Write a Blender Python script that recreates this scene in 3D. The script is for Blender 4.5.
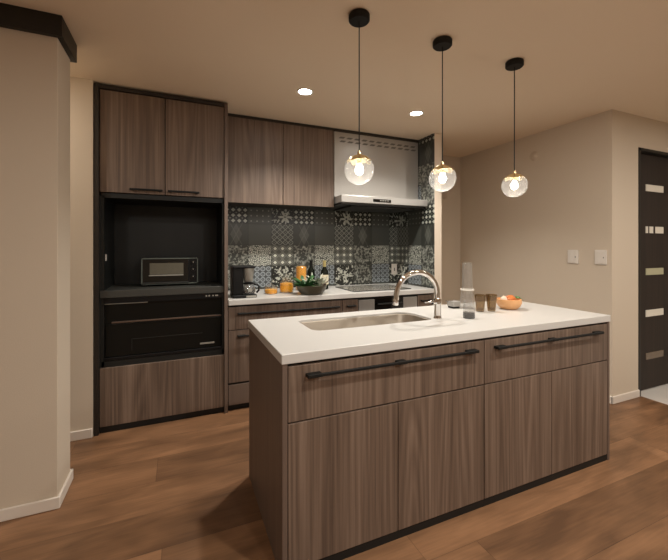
import bpy, bmesh, math, random
from mathutils import Vector, Matrix

random.seed(4)
for o in list(bpy.data.objects):
    bpy.data.objects.remove(o)
SC = bpy.context.scene
COL = SC.collection
CEIL = 2.35

# ------------------------------------------------------------------ camera
cam_d = bpy.data.cameras.new('camera')
cam_d.sensor_width = 36.0
cam_d.lens = 360.7 / 668 * 36.0
cam_d.shift_y = -32.6 / 668
cam_d.clip_start = 0.02
cam = bpy.data.objects.new('camera', cam_d)
cam.location = (0, 0, 1.248)
cam.rotation_euler = (math.radians(90), 0, math.radians(-23.315))
COL.objects.link(cam)
SC.camera = cam

# ------------------------------------------------------------------ world, exposure
w = bpy.data.worlds.new('world')
SC.world = w
w.use_nodes = True
w.node_tree.nodes['Background'].inputs[0].default_value = (1.0, 0.86, 0.70, 1)
w.node_tree.nodes['Background'].inputs[1].default_value = 0.02
SC.view_settings.view_transform = 'Standard'
SC.view_settings.look = 'None'
SC.view_settings.gamma = 1.0
SC.view_settings.use_curve_mapping = False
SC.view_settings.exposure = -0.32

# ------------------------------------------------------------------ lights of the room
WARM = (0.99, 0.94, 0.86)
def spot(x, y, power, angle=125, blend=0.6, color=WARM, size=0.04):
    d = bpy.data.lights.new('downlight_lamp', 'SPOT')
    d.energy = power
    d.color = color
    d.spot_size = math.radians(angle)
    d.spot_blend = blend
    d.shadow_soft_size = size
    o = bpy.data.objects.new('downlight_lamp', d)
    o.location = (x, y, CEIL - 0.02)
    COL.objects.link(o)
    return o
KITCHEN_POWER = 104
LIVING_POWER = 28
DOWN = [(0.82, 2.42), (1.79, 2.45)]
for x, y in DOWN:
    spot(x, y, KITCHEN_POWER, 124, 0.75)
def lamp(x, y, power):
    d = bpy.data.lights.new('ceiling_lamp', 'AREA')
    d.shape = 'DISK'
    d.size = 0.12
    d.energy = power
    d.color = WARM
    o = bpy.data.objects.new('ceiling_lamp', d)
    o.location = (x, y, CEIL - 0.015)
    COL.objects.link(o)
for x, y, k in [(0.9, 0.45, 0.85), (2.2, 0.45, 0.95), (4.0, 0.2, 0.95), (-0.9, -0.5, 1.05), (0.9, -1.3, 0.9), (2.4, -1.3, 0.9), (-1.2, 2.56, 0.3)]:
    lamp(x, y, LIVING_POWER * k)
PENDANT_POWER = 1.7

# ------------------------------------------------------------------ helpers
def lin(r, g, b):
    f = lambda c: (c / 255 / 12.92) if c / 255 <= 0.04045 else ((c / 255 + 0.055) / 1.055) ** 2.4
    return (f(r), f(g), f(b), 1.0)

def mat_base(name):
    m = bpy.data.materials.new(name)
    m.use_nodes = True
    nt = m.node_tree
    return m, nt, nt.nodes['Principled BSDF']

def plain(name, col, rough=0.5, metal=0.0, bump=0.0, bscale=60.0, spec=0.5, var=0.0):
    m, nt, b = mat_base(name)
    b.inputs['Base Color'].default_value = col
    b.inputs['Roughness'].default_value = rough
    b.inputs['Metallic'].default_value = metal
    b.inputs['Specular IOR Level'].default_value = spec
    tc = nt.nodes.new('ShaderNodeTexCoord')
    n = nt.nodes.new('ShaderNodeTexNoise')
    n.inputs['Scale'].default_value = bscale
    n.inputs['Detail'].default_value = 4
    nt.links.new(tc.outputs['Object'], n.inputs['Vector'])
    if bump:
        bp = nt.nodes.new('ShaderNodeBump')
        bp.inputs['Strength'].default_value = bump
        bp.inputs['Distance'].default_value = 0.002
        nt.links.new(n.outputs['Fac'], bp.inputs['Height'])
        nt.links.new(bp.outputs['Normal'], b.inputs['Normal'])
    if var:
        mx = nt.nodes.new('ShaderNodeMix')
        mx.data_type = 'RGBA'
        mx.inputs['A'].default_value = tuple(c * (1 - var) for c in col[:3]) + (1,)
        mx.inputs['B'].default_value = tuple(min(1, c * (1 + var)) for c in col[:3]) + (1,)
        nt.links.new(n.outputs['Fac'], mx.inputs['Factor'])
        nt.links.new(mx.outputs['Result'], b.inputs['Base Color'])
    return m

class Ex:
    """small wrapper that turns python arithmetic into math nodes"""
    nt = None
    def __init__(s, v): s.v = v
    @staticmethod
    def op(name, *a):
        n = Ex.nt.nodes.new('ShaderNodeMath')
        n.operation = name
        for i, x in enumerate(a):
            if isinstance(x, Ex):
                Ex.nt.links.new(x.v, n.inputs[i])
            else:
                n.inputs[i].default_value = x
        return Ex(n.outputs[0])
    def __add__(s, o): return Ex.op('ADD', s, o)
    def __radd__(s, o): return Ex.op('ADD', o, s)
    def __sub__(s, o): return Ex.op('SUBTRACT', s, o)
    def __rsub__(s, o): return Ex.op('SUBTRACT', o, s)
    def __mul__(s, o): return Ex.op('MULTIPLY', s, o)
    def __rmul__(s, o): return Ex.op('MULTIPLY', o, s)
    def __truediv__(s, o): return Ex.op('DIVIDE', s, o)
    def __lt__(s, o): return Ex.op('LESS_THAN', s, o)
    def __gt__(s, o): return Ex.op('GREATER_THAN', s, o)
def fl(a): return Ex.op('FLOOR', a)
def fr(a): return Ex.op('FRACT', a)
def ab(a): return Ex.op('ABSOLUTE', a)
def mx_(a, b): return Ex.op('MAXIMUM', a, b)
def mn_(a, b): return Ex.op('MINIMUM', a, b)
def sq(a, b): return Ex.op('SQRT', a * a + b * b)

def tile_material(name, axis, u0):
    m, nt, b = mat_base(name)
    Ex.nt = nt
    tc = nt.nodes.new('ShaderNodeTexCoord')
    sp = nt.nodes.new('ShaderNodeSeparateXYZ')
    nt.links.new(tc.outputs['Object'], sp.inputs[0])
    u = (Ex(sp.outputs[axis]) - u0) / 0.2215
    v = (Ex(sp.outputs['Z']) - 0.865) / 0.2025
    col, row = fl(u), fl(v)
    cm = col - fl(col / 3.0) * 3.0
    rm = row - fl(row / 4.0) * 4.0
    fu, fv = fr(u), fr(v)
    cu, cv = fu - 0.5, fv - 0.5
    rad = sq(cu, cv)
    th = Ex.op('ARCTAN2', cv, cu)
    def grid(n):
        return fr(fu * n) - 0.5, fr(fv * n) - 0.5
    def noise(scale, detail=2.0):
        n = nt.nodes.new('ShaderNodeTexNoise')
        n.inputs['Scale'].default_value = scale
        n.inputs['Detail'].default_value = detail
        nt.links.new(tc.outputs['Object'], n.inputs['Vector'])
        return Ex(n.outputs['Fac'])
    vo = nt.nodes.new('ShaderNodeTexVoronoi')
    vo.feature = 'DISTANCE_TO_EDGE'
    vo.inputs['Scale'].default_value = 62
    nt.links.new(tc.outputs['Object'], vo.inputs['Vector'])
    edge = Ex(vo.outputs['Distance'])
    p4, q4 = grid(4.0)
    p3, q3 = grid(3.0)
    p5, q5 = grid(5.0)
    d4 = ab(p4) + ab(q4)
    d3 = ab(p3) + ab(q3)
    petals = Ex.op('COSINE', th * 8.0)
    petals5 = Ex.op('COSINE', th * 5.0 + 0.7)
    n1, n2 = noise(48), noise(30)
    stars = (d4 < 0.36) * 0.62 + (sq(p4, q4) > 0.62) * 0.35
    fdots = (sq(p4, q4) < 0.13) * 0.30 + 0.07
    rad2 = sq(cu - 0.12, cv + 0.14)
    th2 = Ex.op('ARCTAN2', cv + 0.14, cu - 0.12)
    floral = mx_((rad2 < 0.20 + 0.12 * Ex.op('COSINE', th2 * 6.0)) * (rad2 > 0.05) * 0.6, (n1 > 0.575) * 0.5)
    bigd = 0.045 + (ab(cu) * 1.0 + ab(cv) * 0.5 < 0.25) * 0.07 + (ab(ab(cu) - ab(cv) * 0.5) < 0.02) * 0.06
    plainp = fu * 0.0 + 0.075
    lattice = 0.04 + (ab(d4 - 0.5) < 0.10) * 0.26 + (d4 < 0.12) * 0.22
    floral2 = 0.05 + (n1 > 0.53) * 0.26 + (ab(rad - 0.36 - 0.06 * petals) < 0.05) * 0.20
    mosaic = 0.06 + (edge > 0.13) * 0.72
    diam = 0.11 + (ab(d3 - 0.5) < 0.09) * 0.14 + (d3 < 0.26) * 0.8
    circ = 0.08 + (ab(sq(p4, q4) - 0.36) < 0.10) * 0.36 + (sq(p4, q4) < 0.12) * 0.25
    leaf = 0.015 + mx_((rad < 0.30 + 0.20 * petals5) * (n1 > 0.46) * 0.75, (n1 > 0.60) * 0.7)
    table = [[floral2, circ, leaf], [floral2, mosaic, diam], [bigd, plainp, lattice], [stars, fdots, floral]]
    total = None
    for r in range(4):
        for c in range(3):
            t = (ab(rm - float(r)) < 0.5) * (ab(cm - float(c)) < 0.5) * table[r][c]
            total = t if total is None else total + t
    blue = (ab(rm - 0.0) < 0.5) * (ab(cm - 1.0) < 0.5)
    gro = mx_(ab(cu), ab(cv)) > 0.488
    total = total * (1.0 - gro) + gro * 0.03
    comb = nt.nodes.new('ShaderNodeCombineColor')
    total = total * 0.88
    R = total * 0.82 * (1.0 - 0.08 * blue) + 0.009
    G = total * 0.84 + 0.011
    B = total * 0.74 * (1.0 + 0.22 * blue) + 0.009
    for i, x in enumerate((R, G, B)):
        nt.links.new(x.v, comb.inputs[i])
    nt.links.new(comb.outputs[0], b.inputs['Base Color'])
    b.inputs['Roughness'].default_value = 0.28
    bp = nt.nodes.new('ShaderNodeBump')
    bp.inputs['Strength'].default_value = 0.5
    bp.inputs['Distance'].default_value = 0.002
    inv = 1.0 - gro
    nt.links.new(inv.v, bp.inputs['Height'])
    nt.links.new(bp.outputs['Normal'], b.inputs['Normal'])
    return m

def wood_material(name, dark, mid, light, rough=0.45):
    m, nt, b = mat_base(name)
    tc = nt.nodes.new('ShaderNodeTexCoord')
    oi = nt.nodes.new('ShaderNodeObjectInfo')
    add = nt.nodes.new('ShaderNodeVectorMath')
    add.operation = 'MULTIPLY_ADD'
    add.inputs[1].default_value = (1, 1, 1)
    rnd = nt.nodes.new('ShaderNodeVectorMath')
    rnd.operation = 'SCALE'
    rnd.inputs[0].default_value = (13.1, 7.7, 5.3)
    nt.links.new(oi.outputs['Random'], rnd.inputs['Scale'])
    nt.links.new(tc.outputs['Object'], add.inputs[0])
    nt.links.new(rnd.outputs[0], add.inputs[2])
    def noise(sc, detail, dist=0.0):
        mp = nt.nodes.new('ShaderNodeMapping')
        mp.inputs['Scale'].default_value = sc
        nt.links.new(add.outputs[0], mp.inputs['Vector'])
        n = nt.nodes.new('ShaderNodeTexNoise')
        n.inputs['Scale'].default_value = 1.0
        n.inputs['Detail'].default_value = detail
        n.inputs['Distortion'].default_value = dist
        nt.links.new(mp.outputs[0], n.inputs['Vector'])
        return n.outputs['Fac']
    Ex.nt = nt
    bands = Ex(noise((17, 17, 0.30), 3.0, 0.0))
    fine = Ex(noise((120, 120, 2.2), 4.0))
    # cathedral figure: rings of a slowly varying field
    fig = Ex(noise((6.0, 6.0, 0.28), 1.0))
    rings = Ex.op('PINGPONG', fig * 30.0, 1.0)
    f = (bands - 0.5) * 0.75 + (fine - 0.5) * 0.8 + (rings - 0.5) * 0.26 + 0.5
    cr = nt.nodes.new('ShaderNodeValToRGB')
    e = cr.color_ramp.elements
    e[0].position, e[0].color = 0.12, dark
    e[1].position, e[1].color = 0.88, light
    k = e.new(0.5)
    k.color = mid
    nt.links.new(f.v, cr.inputs[0])
    nt.links.new(cr.outputs[0], b.inputs['Base Color'])
    b.inputs['Roughness'].default_value = rough
    bp = nt.nodes.new('ShaderNodeBump')
    bp.inputs['Strength'].default_value = 0.12
    bp.inputs['Distance'].default_value = 0.001
    nt.links.new(fine.v, bp.inputs['Height'])
    nt.links.new(bp.outputs['Normal'], b.inputs['Normal'])
    return m

def floor_material():
    m, nt, b = mat_base('oak_floor')
    Ex.nt = nt
    tc = nt.nodes.new('ShaderNodeTexCoord')
    sp = nt.nodes.new('ShaderNodeSeparateXYZ')
    nt.links.new(tc.outputs['Object'], sp.inputs[0])
    x, y = Ex(sp.outputs['X']), Ex(sp.outputs['Y'])
    W, L = 0.2425, 1.82
    r = fl((y - 0.925) / W)
    off = fr(Ex.op('SINE', r * 12.9898 + 1.3) * 437.585) * L
    xx = (x - off) / L
    c = fl(xx)
    rnd = fr(Ex.op('SINE', r * 78.233 + c * 37.719 + 0.4) * 4375.85)
    fy = fr((y - 0.925) / W)
    fx = fr(xx)
    seam = mx_(mx_(fy < 0.010, fx < 0.0013), 0.0)
    cmb = nt.nodes.new('ShaderNodeCombineXYZ')
    nt.links.new((x * 1.0 + rnd * 9.0).v, cmb.inputs[0])
    nt.links.new((y * 1.0 + rnd * 3.0).v, cmb.inputs[1])
    def noise(sc, detail, dist=0.0):
        mp = nt.nodes.new('ShaderNodeMapping')
        mp.inputs['Scale'].default_value = sc
        nt.links.new(cmb.outputs[0], mp.inputs['Vector'])
        n = nt.nodes.new('ShaderNodeTexNoise')
        n.inputs['Scale'].default_value = 1.0
        n.inputs['Detail'].default_value = detail
        n.inputs['Distortion'].default_value = dist
        nt.links.new(mp.outputs[0], n.inputs['Vector'])
        return Ex(n.outputs['Fac'])
    cloud = noise((2.2, 7.0, 1), 3.0, 0.6)
    grain = noise((5.0, 90.0, 1), 4.0)
    f = (cloud - 0.5) * 1.25 + (grain - 0.5) * 0.45 + (rnd - 0.5) * 0.30 + 0.5
    cr = nt.nodes.new('ShaderNodeValToRGB')
    e = cr.color_ramp.elements
    e[0].position, e[0].color = 0.15, lin(96, 69, 48)
    e[1].position, e[1].color = 0.85, lin(152, 112, 80)
    k = e.new(0.5)
    k.color = lin(125, 91, 64)
    nt.links.new(f.v, cr.inputs[0])
    mx = nt.nodes.new('ShaderNodeMix')
    mx.data_type = 'RGBA'
    nt.links.new((seam * 0.55).v, mx.inputs['Factor'])
    nt.links.new(cr.outputs[0], mx.inputs['A'])
    mx.inputs['B'].default_value = lin(58, 38, 25)
    nt.links.new(mx.outputs['Result'], b.inputs['Base Color'])
    b.inputs['Roughness'].default_value = 0.42
    b.inputs['Specular IOR Level'].default_value = 0.4
    bp = nt.nodes.new('ShaderNodeBump')
    bp.inputs['Strength'].default_value = 0.25
    bp.inputs['Distance'].default_value = 0.001
    nt.links.new((grain - seam).v, bp.inputs['Height'])
    nt.links.new(bp.outputs['Normal'], b.inputs['Normal'])
    return m

def thin_glass(name, tint=(1, 1, 1), base=0.04, edge=0.55, rough=0.03, body=0.0, body_col=(1, 1, 1, 1)):
    m = bpy.data.materials.new(name)
    m.use_nodes = True
    nt = m.node_tree
    nt.nodes.clear()
    out = nt.nodes.new('ShaderNodeOutputMaterial')
    tr = nt.nodes.new('ShaderNodeBsdfTransparent')
    tr.inputs[0].default_value = tuple(tint) + (1,)
    gl = nt.nodes.new('ShaderNodeBsdfGlossy')
    gl.inputs['Roughness'].default_value = rough
    lw = nt.nodes.new('ShaderNodeLayerWeight')
    lw.inputs['Blend'].default_value = 0.35
    Ex.nt = nt
    n = nt.nodes.new('ShaderNodeTexNoise')
    n.inputs['Scale'].default_value = 30
    f = Ex(lw.outputs['Facing'])
    f = f * f * f * edge + base + (Ex(n.outputs['Fac']) - 0.5) * 0.02
    ms = nt.nodes.new('ShaderNodeMixShader')
    nt.links.new(f.v, ms.inputs[0])
    nt.links.new(tr.outputs[0], ms.inputs[1])
    nt.links.new(gl.outputs[0], ms.inputs[2])
    last = ms.outputs[0]
    if body:
        df = nt.nodes.new('ShaderNodeBsdfDiffuse')
        df.inputs[0].default_value = body_col
        m2 = nt.nodes.new('ShaderNodeMixShader')
        m2.inputs[0].default_value = body
        nt.links.new(last, m2.inputs[1])
        nt.links.new(df.outputs[0], m2.inputs[2])
        last = m2.outputs[0]
    nt.links.new(last, out.inputs[0])
    return m

def emit(name, col, strength):
    m, nt, b = mat_base(name)
    b.inputs['Base Color'].default_value = (0.9, 0.85, 0.75, 1)
    b.inputs['Emission Color'].default_value = col
    b.inputs['Emission Strength'].default_value = strength
    return m

M = {}
M['wall'] = plain('beige_wallpaper', lin(210, 196, 177), 0.9, bump=0.25, bscale=220, spec=0.2, var=0.02)
M['ceiling'] = plain('ceiling_paper', lin(230, 212, 188), 0.9, bump=0.2, bscale=200, spec=0.2, var=0.02)
M['stub'] = plain('pale_wallpaper', lin(226, 212, 194), 0.85, bump=0.2, bscale=220, spec=0.2, var=0.02)
M['base'] = plain('white_baseboard', lin(228, 218, 206), 0.45, var=0.02)
M['trim'] = plain('black_brown_wood', lin(27, 25, 21), 0.5, bump=0.1, bscale=30, var=0.15)
M['floor'] = floor_material()
M['marble'] = plain('white_entry_tile', lin(222, 216, 208), 0.3, bscale=6, var=0.06)
M['wood'] = wood_material('greyed_walnut', lin(80, 65, 55), lin(108, 90, 77), lin(136, 116, 101))
M['woodedge'] = wood_material('walnut_edge', lin(96, 80, 70), lin(104, 87, 76), lin(113, 96, 84), 0.55)
M['frame'] = plain('black_brown_laminate', lin(40, 34, 29), 0.5, bscale=20, var=0.1)
M['black'] = plain('matt_black_metal', lin(24, 23, 21), 0.6, spec=0.25, bscale=80, var=0.08)
M['kick'] = plain('black_kick', lin(11, 11, 10), 0.6, bscale=40, var=0.1)
M['niche'] = plain('black_panel', lin(17, 19, 17), 0.5, bscale=15, var=0.06)
M['niche2'] = plain('dark_grey_panel', lin(60, 60, 56), 0.45, bscale=15, var=0.06)
M['gloss'] = plain('gloss_black_glass', lin(12, 12, 11), 0.08, bscale=12, var=0.05)
M['counter'] = plain('white_solid_surface', lin(200, 197, 192), 0.28, bscale=90, var=0.015)
M['steel'] = plain('brushed_steel', lin(182, 172, 158), 0.42, 1.0, bscale=120, var=0.05)
M['hood'] = plain('silver_painted_steel', lin(176, 173, 168), 0.38, 0.55, bscale=60, var=0.03)
M['chrome'] = plain('chrome', lin(222, 220, 218), 0.08, 1.0, bscale=60, var=0.02)
M['gold'] = plain('polished_gold', lin(246, 222, 178), 0.16, 1.0, bscale=25, var=0.18)
M['globe'] = thin_glass('clear_globe_glass', (0.97, 0.97, 0.97), 0.06, 0.75, 0.03, 0.07, (0.9, 0.88, 0.84, 1))
M['glass'] = thin_glass('clear_glass', (0.985, 0.985, 0.98), 0.08, 0.9, 0.03, 0.035, (0.9, 0.9, 0.9, 1))
M['jar'] = thin_glass('jar_glass', (0.98, 0.98, 0.96), 0.08, 0.9, 0.06, 0.02, (0.9, 0.9, 0.88, 1))
M['amber'] = thin_glass('smoked_brown_glass', (0.80, 0.70, 0.54), 0.08, 0.6, 0.06, 0.16, lin(120, 98, 66))
M['bulb'] = emit('lit_bulb', (1.0, 0.95, 0.88, 1), 26)
M['lens'] = emit('lit_downlight_lens', (1.0, 0.95, 0.88, 1), 40)
M['white'] = plain('white_plastic', lin(225, 218, 208), 0.4, bscale=40, var=0.02)
M['tan_plastic'] = plain('wall_toned_plastic', lin(200, 184, 164), 0.6, bscale=40, var=0.02)
M['frost'] = plain('frosted_white_glass', lin(232, 226, 212), 0.25, bscale=20, var=0.04)
M['frostgreen'] = plain('greenish_glass', lin(182, 180, 150), 0.25, bscale=20, var=0.04)
M['frostreflect'] = plain('glass_floor_reflection', lin(112, 98, 84), 0.12, bscale=20, var=0.06)  # lowest door pane, grey reflection of the floor put into its colour
M['door'] = wood_material('wenge_door', lin(31, 23, 17), lin(40, 30, 23), lin(50, 38, 30), 0.7)
M['tile_back'] = tile_material('patterned_tile', 'X', 0.382)
M['tile_side'] = tile_material('patterned_tile_side', 'Y', 2.79)
M['orange'] = plain('orange_contents', lin(242, 162, 16), 0.5, bump=0.6, bscale=70, var=0.25)
M['orangewood'] = plain('orange_wood', lin(220, 166, 114), 0.4, bscale=14, var=0.12)
M['carrot'] = plain('orange_vegetable', lin(198, 112, 52), 0.5, bscale=40, var=0.15)
M['garlic'] = plain('white_bulb_skin', lin(226, 206, 184), 0.6, bscale=40, var=0.06)
M['leaf'] = plain('green_leaf', lin(72, 112, 52), 0.5, bscale=40, var=0.3)
M['leafdark'] = plain('dark_green_leaf', lin(52, 98, 54), 0.5, bscale=40, var=0.3)
M['leafpale'] = plain('pale_grey_leaf', lin(188, 190, 174), 0.6, bscale=50, var=0.15)
M['pot'] = plain('grey_green_glaze', lin(84, 80, 66), 0.45, bscale=30, var=0.12)
M['bottle'] = plain('dark_green_bottle_glass', lin(16, 22, 16), 0.1, bscale=30, var=0.1)
M['label'] = plain('cream_paper', lin(206, 196, 168), 0.7, bscale=50, var=0.06)
M['foil'] = plain('pale_gold_foil', lin(196, 180, 120), 0.4, 0.4, bscale=50, var=0.08)
M['coffee'] = plain('dark_coffee_liquid', lin(26, 20, 17), 0.25, bscale=50, var=0.1)
M['plastic'] = plain('black_plastic', lin(13, 13, 14), 0.4, spec=0.3, bscale=50, var=0.08)
M['silverprint'] = plain('silver_plate', lin(170, 168, 160), 0.4, 0.5, bscale=60, var=0.05)
M['brownline'] = plain('brown_reflection_twig', lin(84, 66, 54), 0.4, bscale=30, var=0.1)  # brown of the reflection on the oven front, also used for the twig
M['ovenwin'] = plain('grey_oven_window', lin(98, 94, 82), 0.25, bscale=30, var=0.12)
M['ovenblack'] = plain('black_oven_front', lin(17, 18, 16), 0.3, bscale=12, var=0.05, spec=0.25)
M['glasstop'] = plain('grey_glass_top', lin(128, 124, 116), 0.2, bscale=40, var=0.04)
M['slot'] = plain('grey_slot', lin(104, 102, 97), 0.5, bscale=40, var=0.05)
M['rim'] = plain('grey_green_rim', lin(96, 104, 98), 0.4, bscale=40, var=0.05)
M['filter'] = plain('dark_steel_filter', lin(52, 52, 50), 0.45, 0.4, bscale=50, var=0.08)

WL = {}                                  # where each parent stands in the world

class MB:
    def __init__(s):
        s.bm = bmesh.new()
    def box(s, x0, x1, y0, y1, z0, z1, bev=0.0, seg=2, rot=None):
        r = bmesh.ops.create_cube(s.bm, size=1.0)
        vs = r['verts']
        c = Vector(((x0 + x1) / 2, (y0 + y1) / 2, (z0 + z1) / 2))
        for v in vs:
            p = Vector((v.co.x * (x1 - x0), v.co.y * (y1 - y0), v.co.z * (z1 - z0)))
            if rot is not None:
                p = rot @ p
            v.co = p + c
        if bev:
            es = list({e for v in vs for e in v.link_edges})
            bmesh.ops.bevel(s.bm, geom=es, offset=bev, segments=seg, affect='EDGES', profile=0.5)
        return s
    def lathe(s, prof, c, seg=32, sq_=None, wob=None):
        rings = []
        for (r, z) in prof:
            ring = []
            if r <= 1e-6:
                ring = [s.bm.verts.new((c[0], c[1], c[2] + z))]
            else:
                for i in range(seg):
                    a = 2 * math.pi * i / seg
                    rr = r * (wob(a, z) if wob else 1)
                    ring.append(s.bm.verts.new((c[0] + rr * math.cos(a), c[1] + rr * math.sin(a) * (sq_ or 1), c[2] + z)))
            rings.append(ring)
        for a, b in zip(rings, rings[1:]):
            for i in range(seg):
                j = (i + 1) % seg
                if len(a) == 1 and len(b) == 1:
                    break
                if len(a) == 1:
                    s.bm.faces.new((a[0], b[j], b[i]))
                elif len(b) == 1:
                    s.bm.faces.new((a[i], a[j], b[0]))
                else:
                    s.bm.faces.new((a[i], a[j], b[j], b[i]))
        return s
    def tube(s, pts, r, seg=12, caps=True):
        pts = [Vector(p) for p in pts]
        rs = r if isinstance(r, (list, tuple)) else [r] * len(pts)
        rings = []
        up = None
        for i, p in enumerate(pts):
            t = (pts[min(i + 1, len(pts) - 1)] - pts[max(i - 1, 0)]).normalized()
            if up is None:
                up = Vector((0, 0, 1)) if abs(t.z) < 0.9 else Vector((0, 1, 0))
            n = (up - t * up.dot(t)).normalized()
            b = t.cross(n)
            up = n
            rings.append([s.bm.verts.new(p + (n * math.cos(2 * math.pi * k / seg) + b * math.sin(2 * math.pi * k / seg)) * rs[i]) for k in range(seg)])
        for a, b in zip(rings, rings[1:]):
            for i in range(seg):
                j = (i + 1) % seg
                s.bm.faces.new((a[i], a[j], b[j], b[i]))
        if caps:
            s.bm.faces.new(rings[0][::-1])
            s.bm.faces.new(rings[-1])
        return s
    def prism(s, poly, z0, z1):
        a = [s.bm.verts.new((x, y, z0)) for x, y in poly]
        b = [s.bm.verts.new((x, y, z1)) for x, y in poly]
        n = len(poly)
        for i in range(n):
            j = (i + 1) % n
            s.bm.faces.new((a[i], a[j], b[j], b[i]))
        s.bm.faces.new(a[::-1])
        s.bm.faces.new(b)
        return s
    def ribbon(s, pts, widths, side):
        prev = None
        for p, wd in zip(pts, widths):
            p = Vector(p)
            a = s.bm.verts.new(p - side * wd)
            b = s.bm.verts.new(p + side * wd)
            if prev:
                s.bm.faces.new((prev[0], prev[1], b, a))
            prev = (a, b)
        return s
    def build(s, name, mat, parent=None, origin=None, smooth=False, solid=0.0):
        bmesh.ops.recalc_face_normals(s.bm, faces=s.bm.faces)
        if parent is not None:
            og = WL[parent]
        else:
            og = Vector(origin) if origin is not None else Vector((0, 0, 0))
        if parent is not None and parent.type == 'MESH':
            og = WL[parent]
        for v in s.bm.verts:
            v.co -= og
        me = bpy.data.meshes.new(name)
        s.bm.to_mesh(me)
        s.bm.free()
        me.materials.append(mat)
        if smooth:
            for p in me.polygons:
                p.use_smooth = True
            try:
                me.set_sharp_from_angle(angle=math.radians(40))
            except Exception:
                pass
        o = bpy.data.objects.new(name, me)
        COL.objects.link(o)
        if parent is not None:
            o.parent = parent
        else:
            o.location = og
        WL[o] = og
        if solid:
            md = o.modifiers.new('thickness', 'SOLIDIFY')
            md.thickness = solid
        return o

def box(name, mat, b, parent=None, bev=0.0, origin=None, **k):
    return MB().box(*b, bev=bev).build(name, mat, parent, origin, **k)

def struct(o):
    o['kind'] = 'structure'
    return o

def tag(o, label, cat, group=None):
    o['label'] = label
    o['category'] = cat
    if group:
        o['group'] = group
    return o

def thing(name, loc, label, cat, group=None):
    o = bpy.data.objects.new(name, None)
    o.empty_display_size = 0.05
    COL.objects.link(o)
    o.location = loc
    WL[o] = Vector(loc)
    return tag(o, label, cat, group)

def children(o):
    return [c for c in bpy.data.objects if c.parent is o]

def copy_tree(o, loc, label):
    r = o.copy()
    COL.objects.link(r)
    r.location = loc
    r['label'] = label
    for c in children(o):
        d = c.copy()
        COL.objects.link(d)
        d.parent = r
        for g in children(c):
            h = g.copy()
            COL.objects.link(h)
            h.parent = d
    return r

# ================================================================== THE SETTING
YB = 3.45                                # back wall
TW0, TW1 = -0.514, 0.342                 # tall cabinet
struct(box('floor', M['floor'], (-3.2, 6.2, -3.2, 3.7, -0.08, 0.0)))
struct(box('floor_entry', M['marble'], (3.56, 6.2, -3.2, 1.88, -0.02, 0.003)))
struct(box('ceiling', M['ceiling'], (-3.2, 6.2, -3.2, 3.7, CEIL, CEIL + 0.1)))
struct(box('wall_back', M['wall'], (-3.2, 6.2, YB, YB + 0.2, 0, CEIL)))
struct(box('wall_left', M['wall'], (-3.2, TW0 - 0.004, 2.81, YB, 0, CEIL)))
struct(box('wall_pillar', M['wall'], (-1.7, -0.533, 2.113, 2.335, 0, CEIL), bev=0.002))
struct(box('wall_partition', M['stub'], (2.268, 2.352, 2.81, YB, 0, CEIL), bev=0.002))
struct(box('wall_right', M['wall'], (3.176, 3.535, 1.765, YB, 0, CEIL)))
m = MB().box(3.535, 4.46, 1.765, 2.0, 2.085, CEIL).box(4.46, 6.2, 1.765, 2.0, 0, CEIL)
struct(m.build('wall_entry', M['wall']))
struct(box('wall_side', M['wall'], (6.2, 6.4, -3.2, 3.7, 0, CEIL)))
struct(box('wall_west', M['wall'], (-3.4, -3.2, -3.2, 3.7, 0, CEIL)))
struct(box('wall_rear', M['wall'], (-3.2, 6.2, -3.4, -3.2, 0, CEIL)))
struct(box('wall_backsplash', M['tile_back'], (TW1 + 0.004, 2.262, YB - 0.006, YB, 0.85, CEIL)))
struct(box('wall_tiled', M['tile_side'], (2.262, 2.268, 2.812, YB, 0.85, CEIL)))
# baseboards
def bb(name, boxes):
    m = MB()
    for b in boxes:
        m.box(*b, bev=0.003, seg=1)
    return struct(m.build(name, M['base']))
bb('baseboard_left', [(-1.7, -0.521, 2.101, 2.113, 0, 0.056), (-0.533, -0.521, 2.113, 2.347, 0, 0.056), (-1.7, -0.521, 2.335, 2.347, 0, 0.056)])
bb('baseboard_back', [(-3.2, TW0 - 0.006, 2.796, 2.81, 0, 0.06)])
bb('baseboard_right', [(3.164, 3.176, 1.753, YB, 0, 0.06), (3.164, 3.535, 1.753, 1.765, 0, 0.06)])
bb('baseboard_partition', [(2.352, 3.164, YB - 0.012, YB, 0, 0.06)])
# dark wooden band round the pillar head
m = MB().box(-1.7, -0.508, 2.083, 2.113, 2.252, CEIL, bev=0.002, seg=1).box(-0.54, -0.508, 2.113, 2.36, 2.252, CEIL, bev=0.002, seg=1)
struct(m.build('trim_1', M['trim']))

# entry door
d = struct(MB().box(3.565, 4.43, 1.812, 1.85, 0.012, 2.06).build('door_1', M['door'], origin=(3.565, 1.812, 0)))
m = MB().box(3.535, 3.562, 1.76, 1.9, 0, 2.085).box(4.433, 4.46, 1.76, 1.9, 0, 2.085).box(3.535, 4.46, 1.76, 1.9, 2.062, 2.085)
fr_ = m.build('door_frame', M['trim'], d)
for z, pm in ((1.768, 'frost'), (1.402, 'frost'), (1.036, 'frostgreen'), (0.672, 'frost'), (0.298, 'frostreflect')):
    gp = box('glass_pane', M[pm], (3.735, 4.005, 1.806, 1.8125, z - 0.029, z + 0.029), d)
    box('groove', M['kick'], (4.005, 4.43, 1.8095, 1.8125, z - 0.029, z - 0.019), d)
    if abs(z - 1.402) < 0.01:  # muntin-like reflection in this pane, built as two dark strips
        box('bar_reflection', M['door'], (3.765, 3.777, 1.803, 1.807, z - 0.029, z + 0.029), gp)
        box('bar_reflection', M['door'], (3.845, 3.867, 1.803, 1.807, z - 0.029, z + 0.029), gp)

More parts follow.
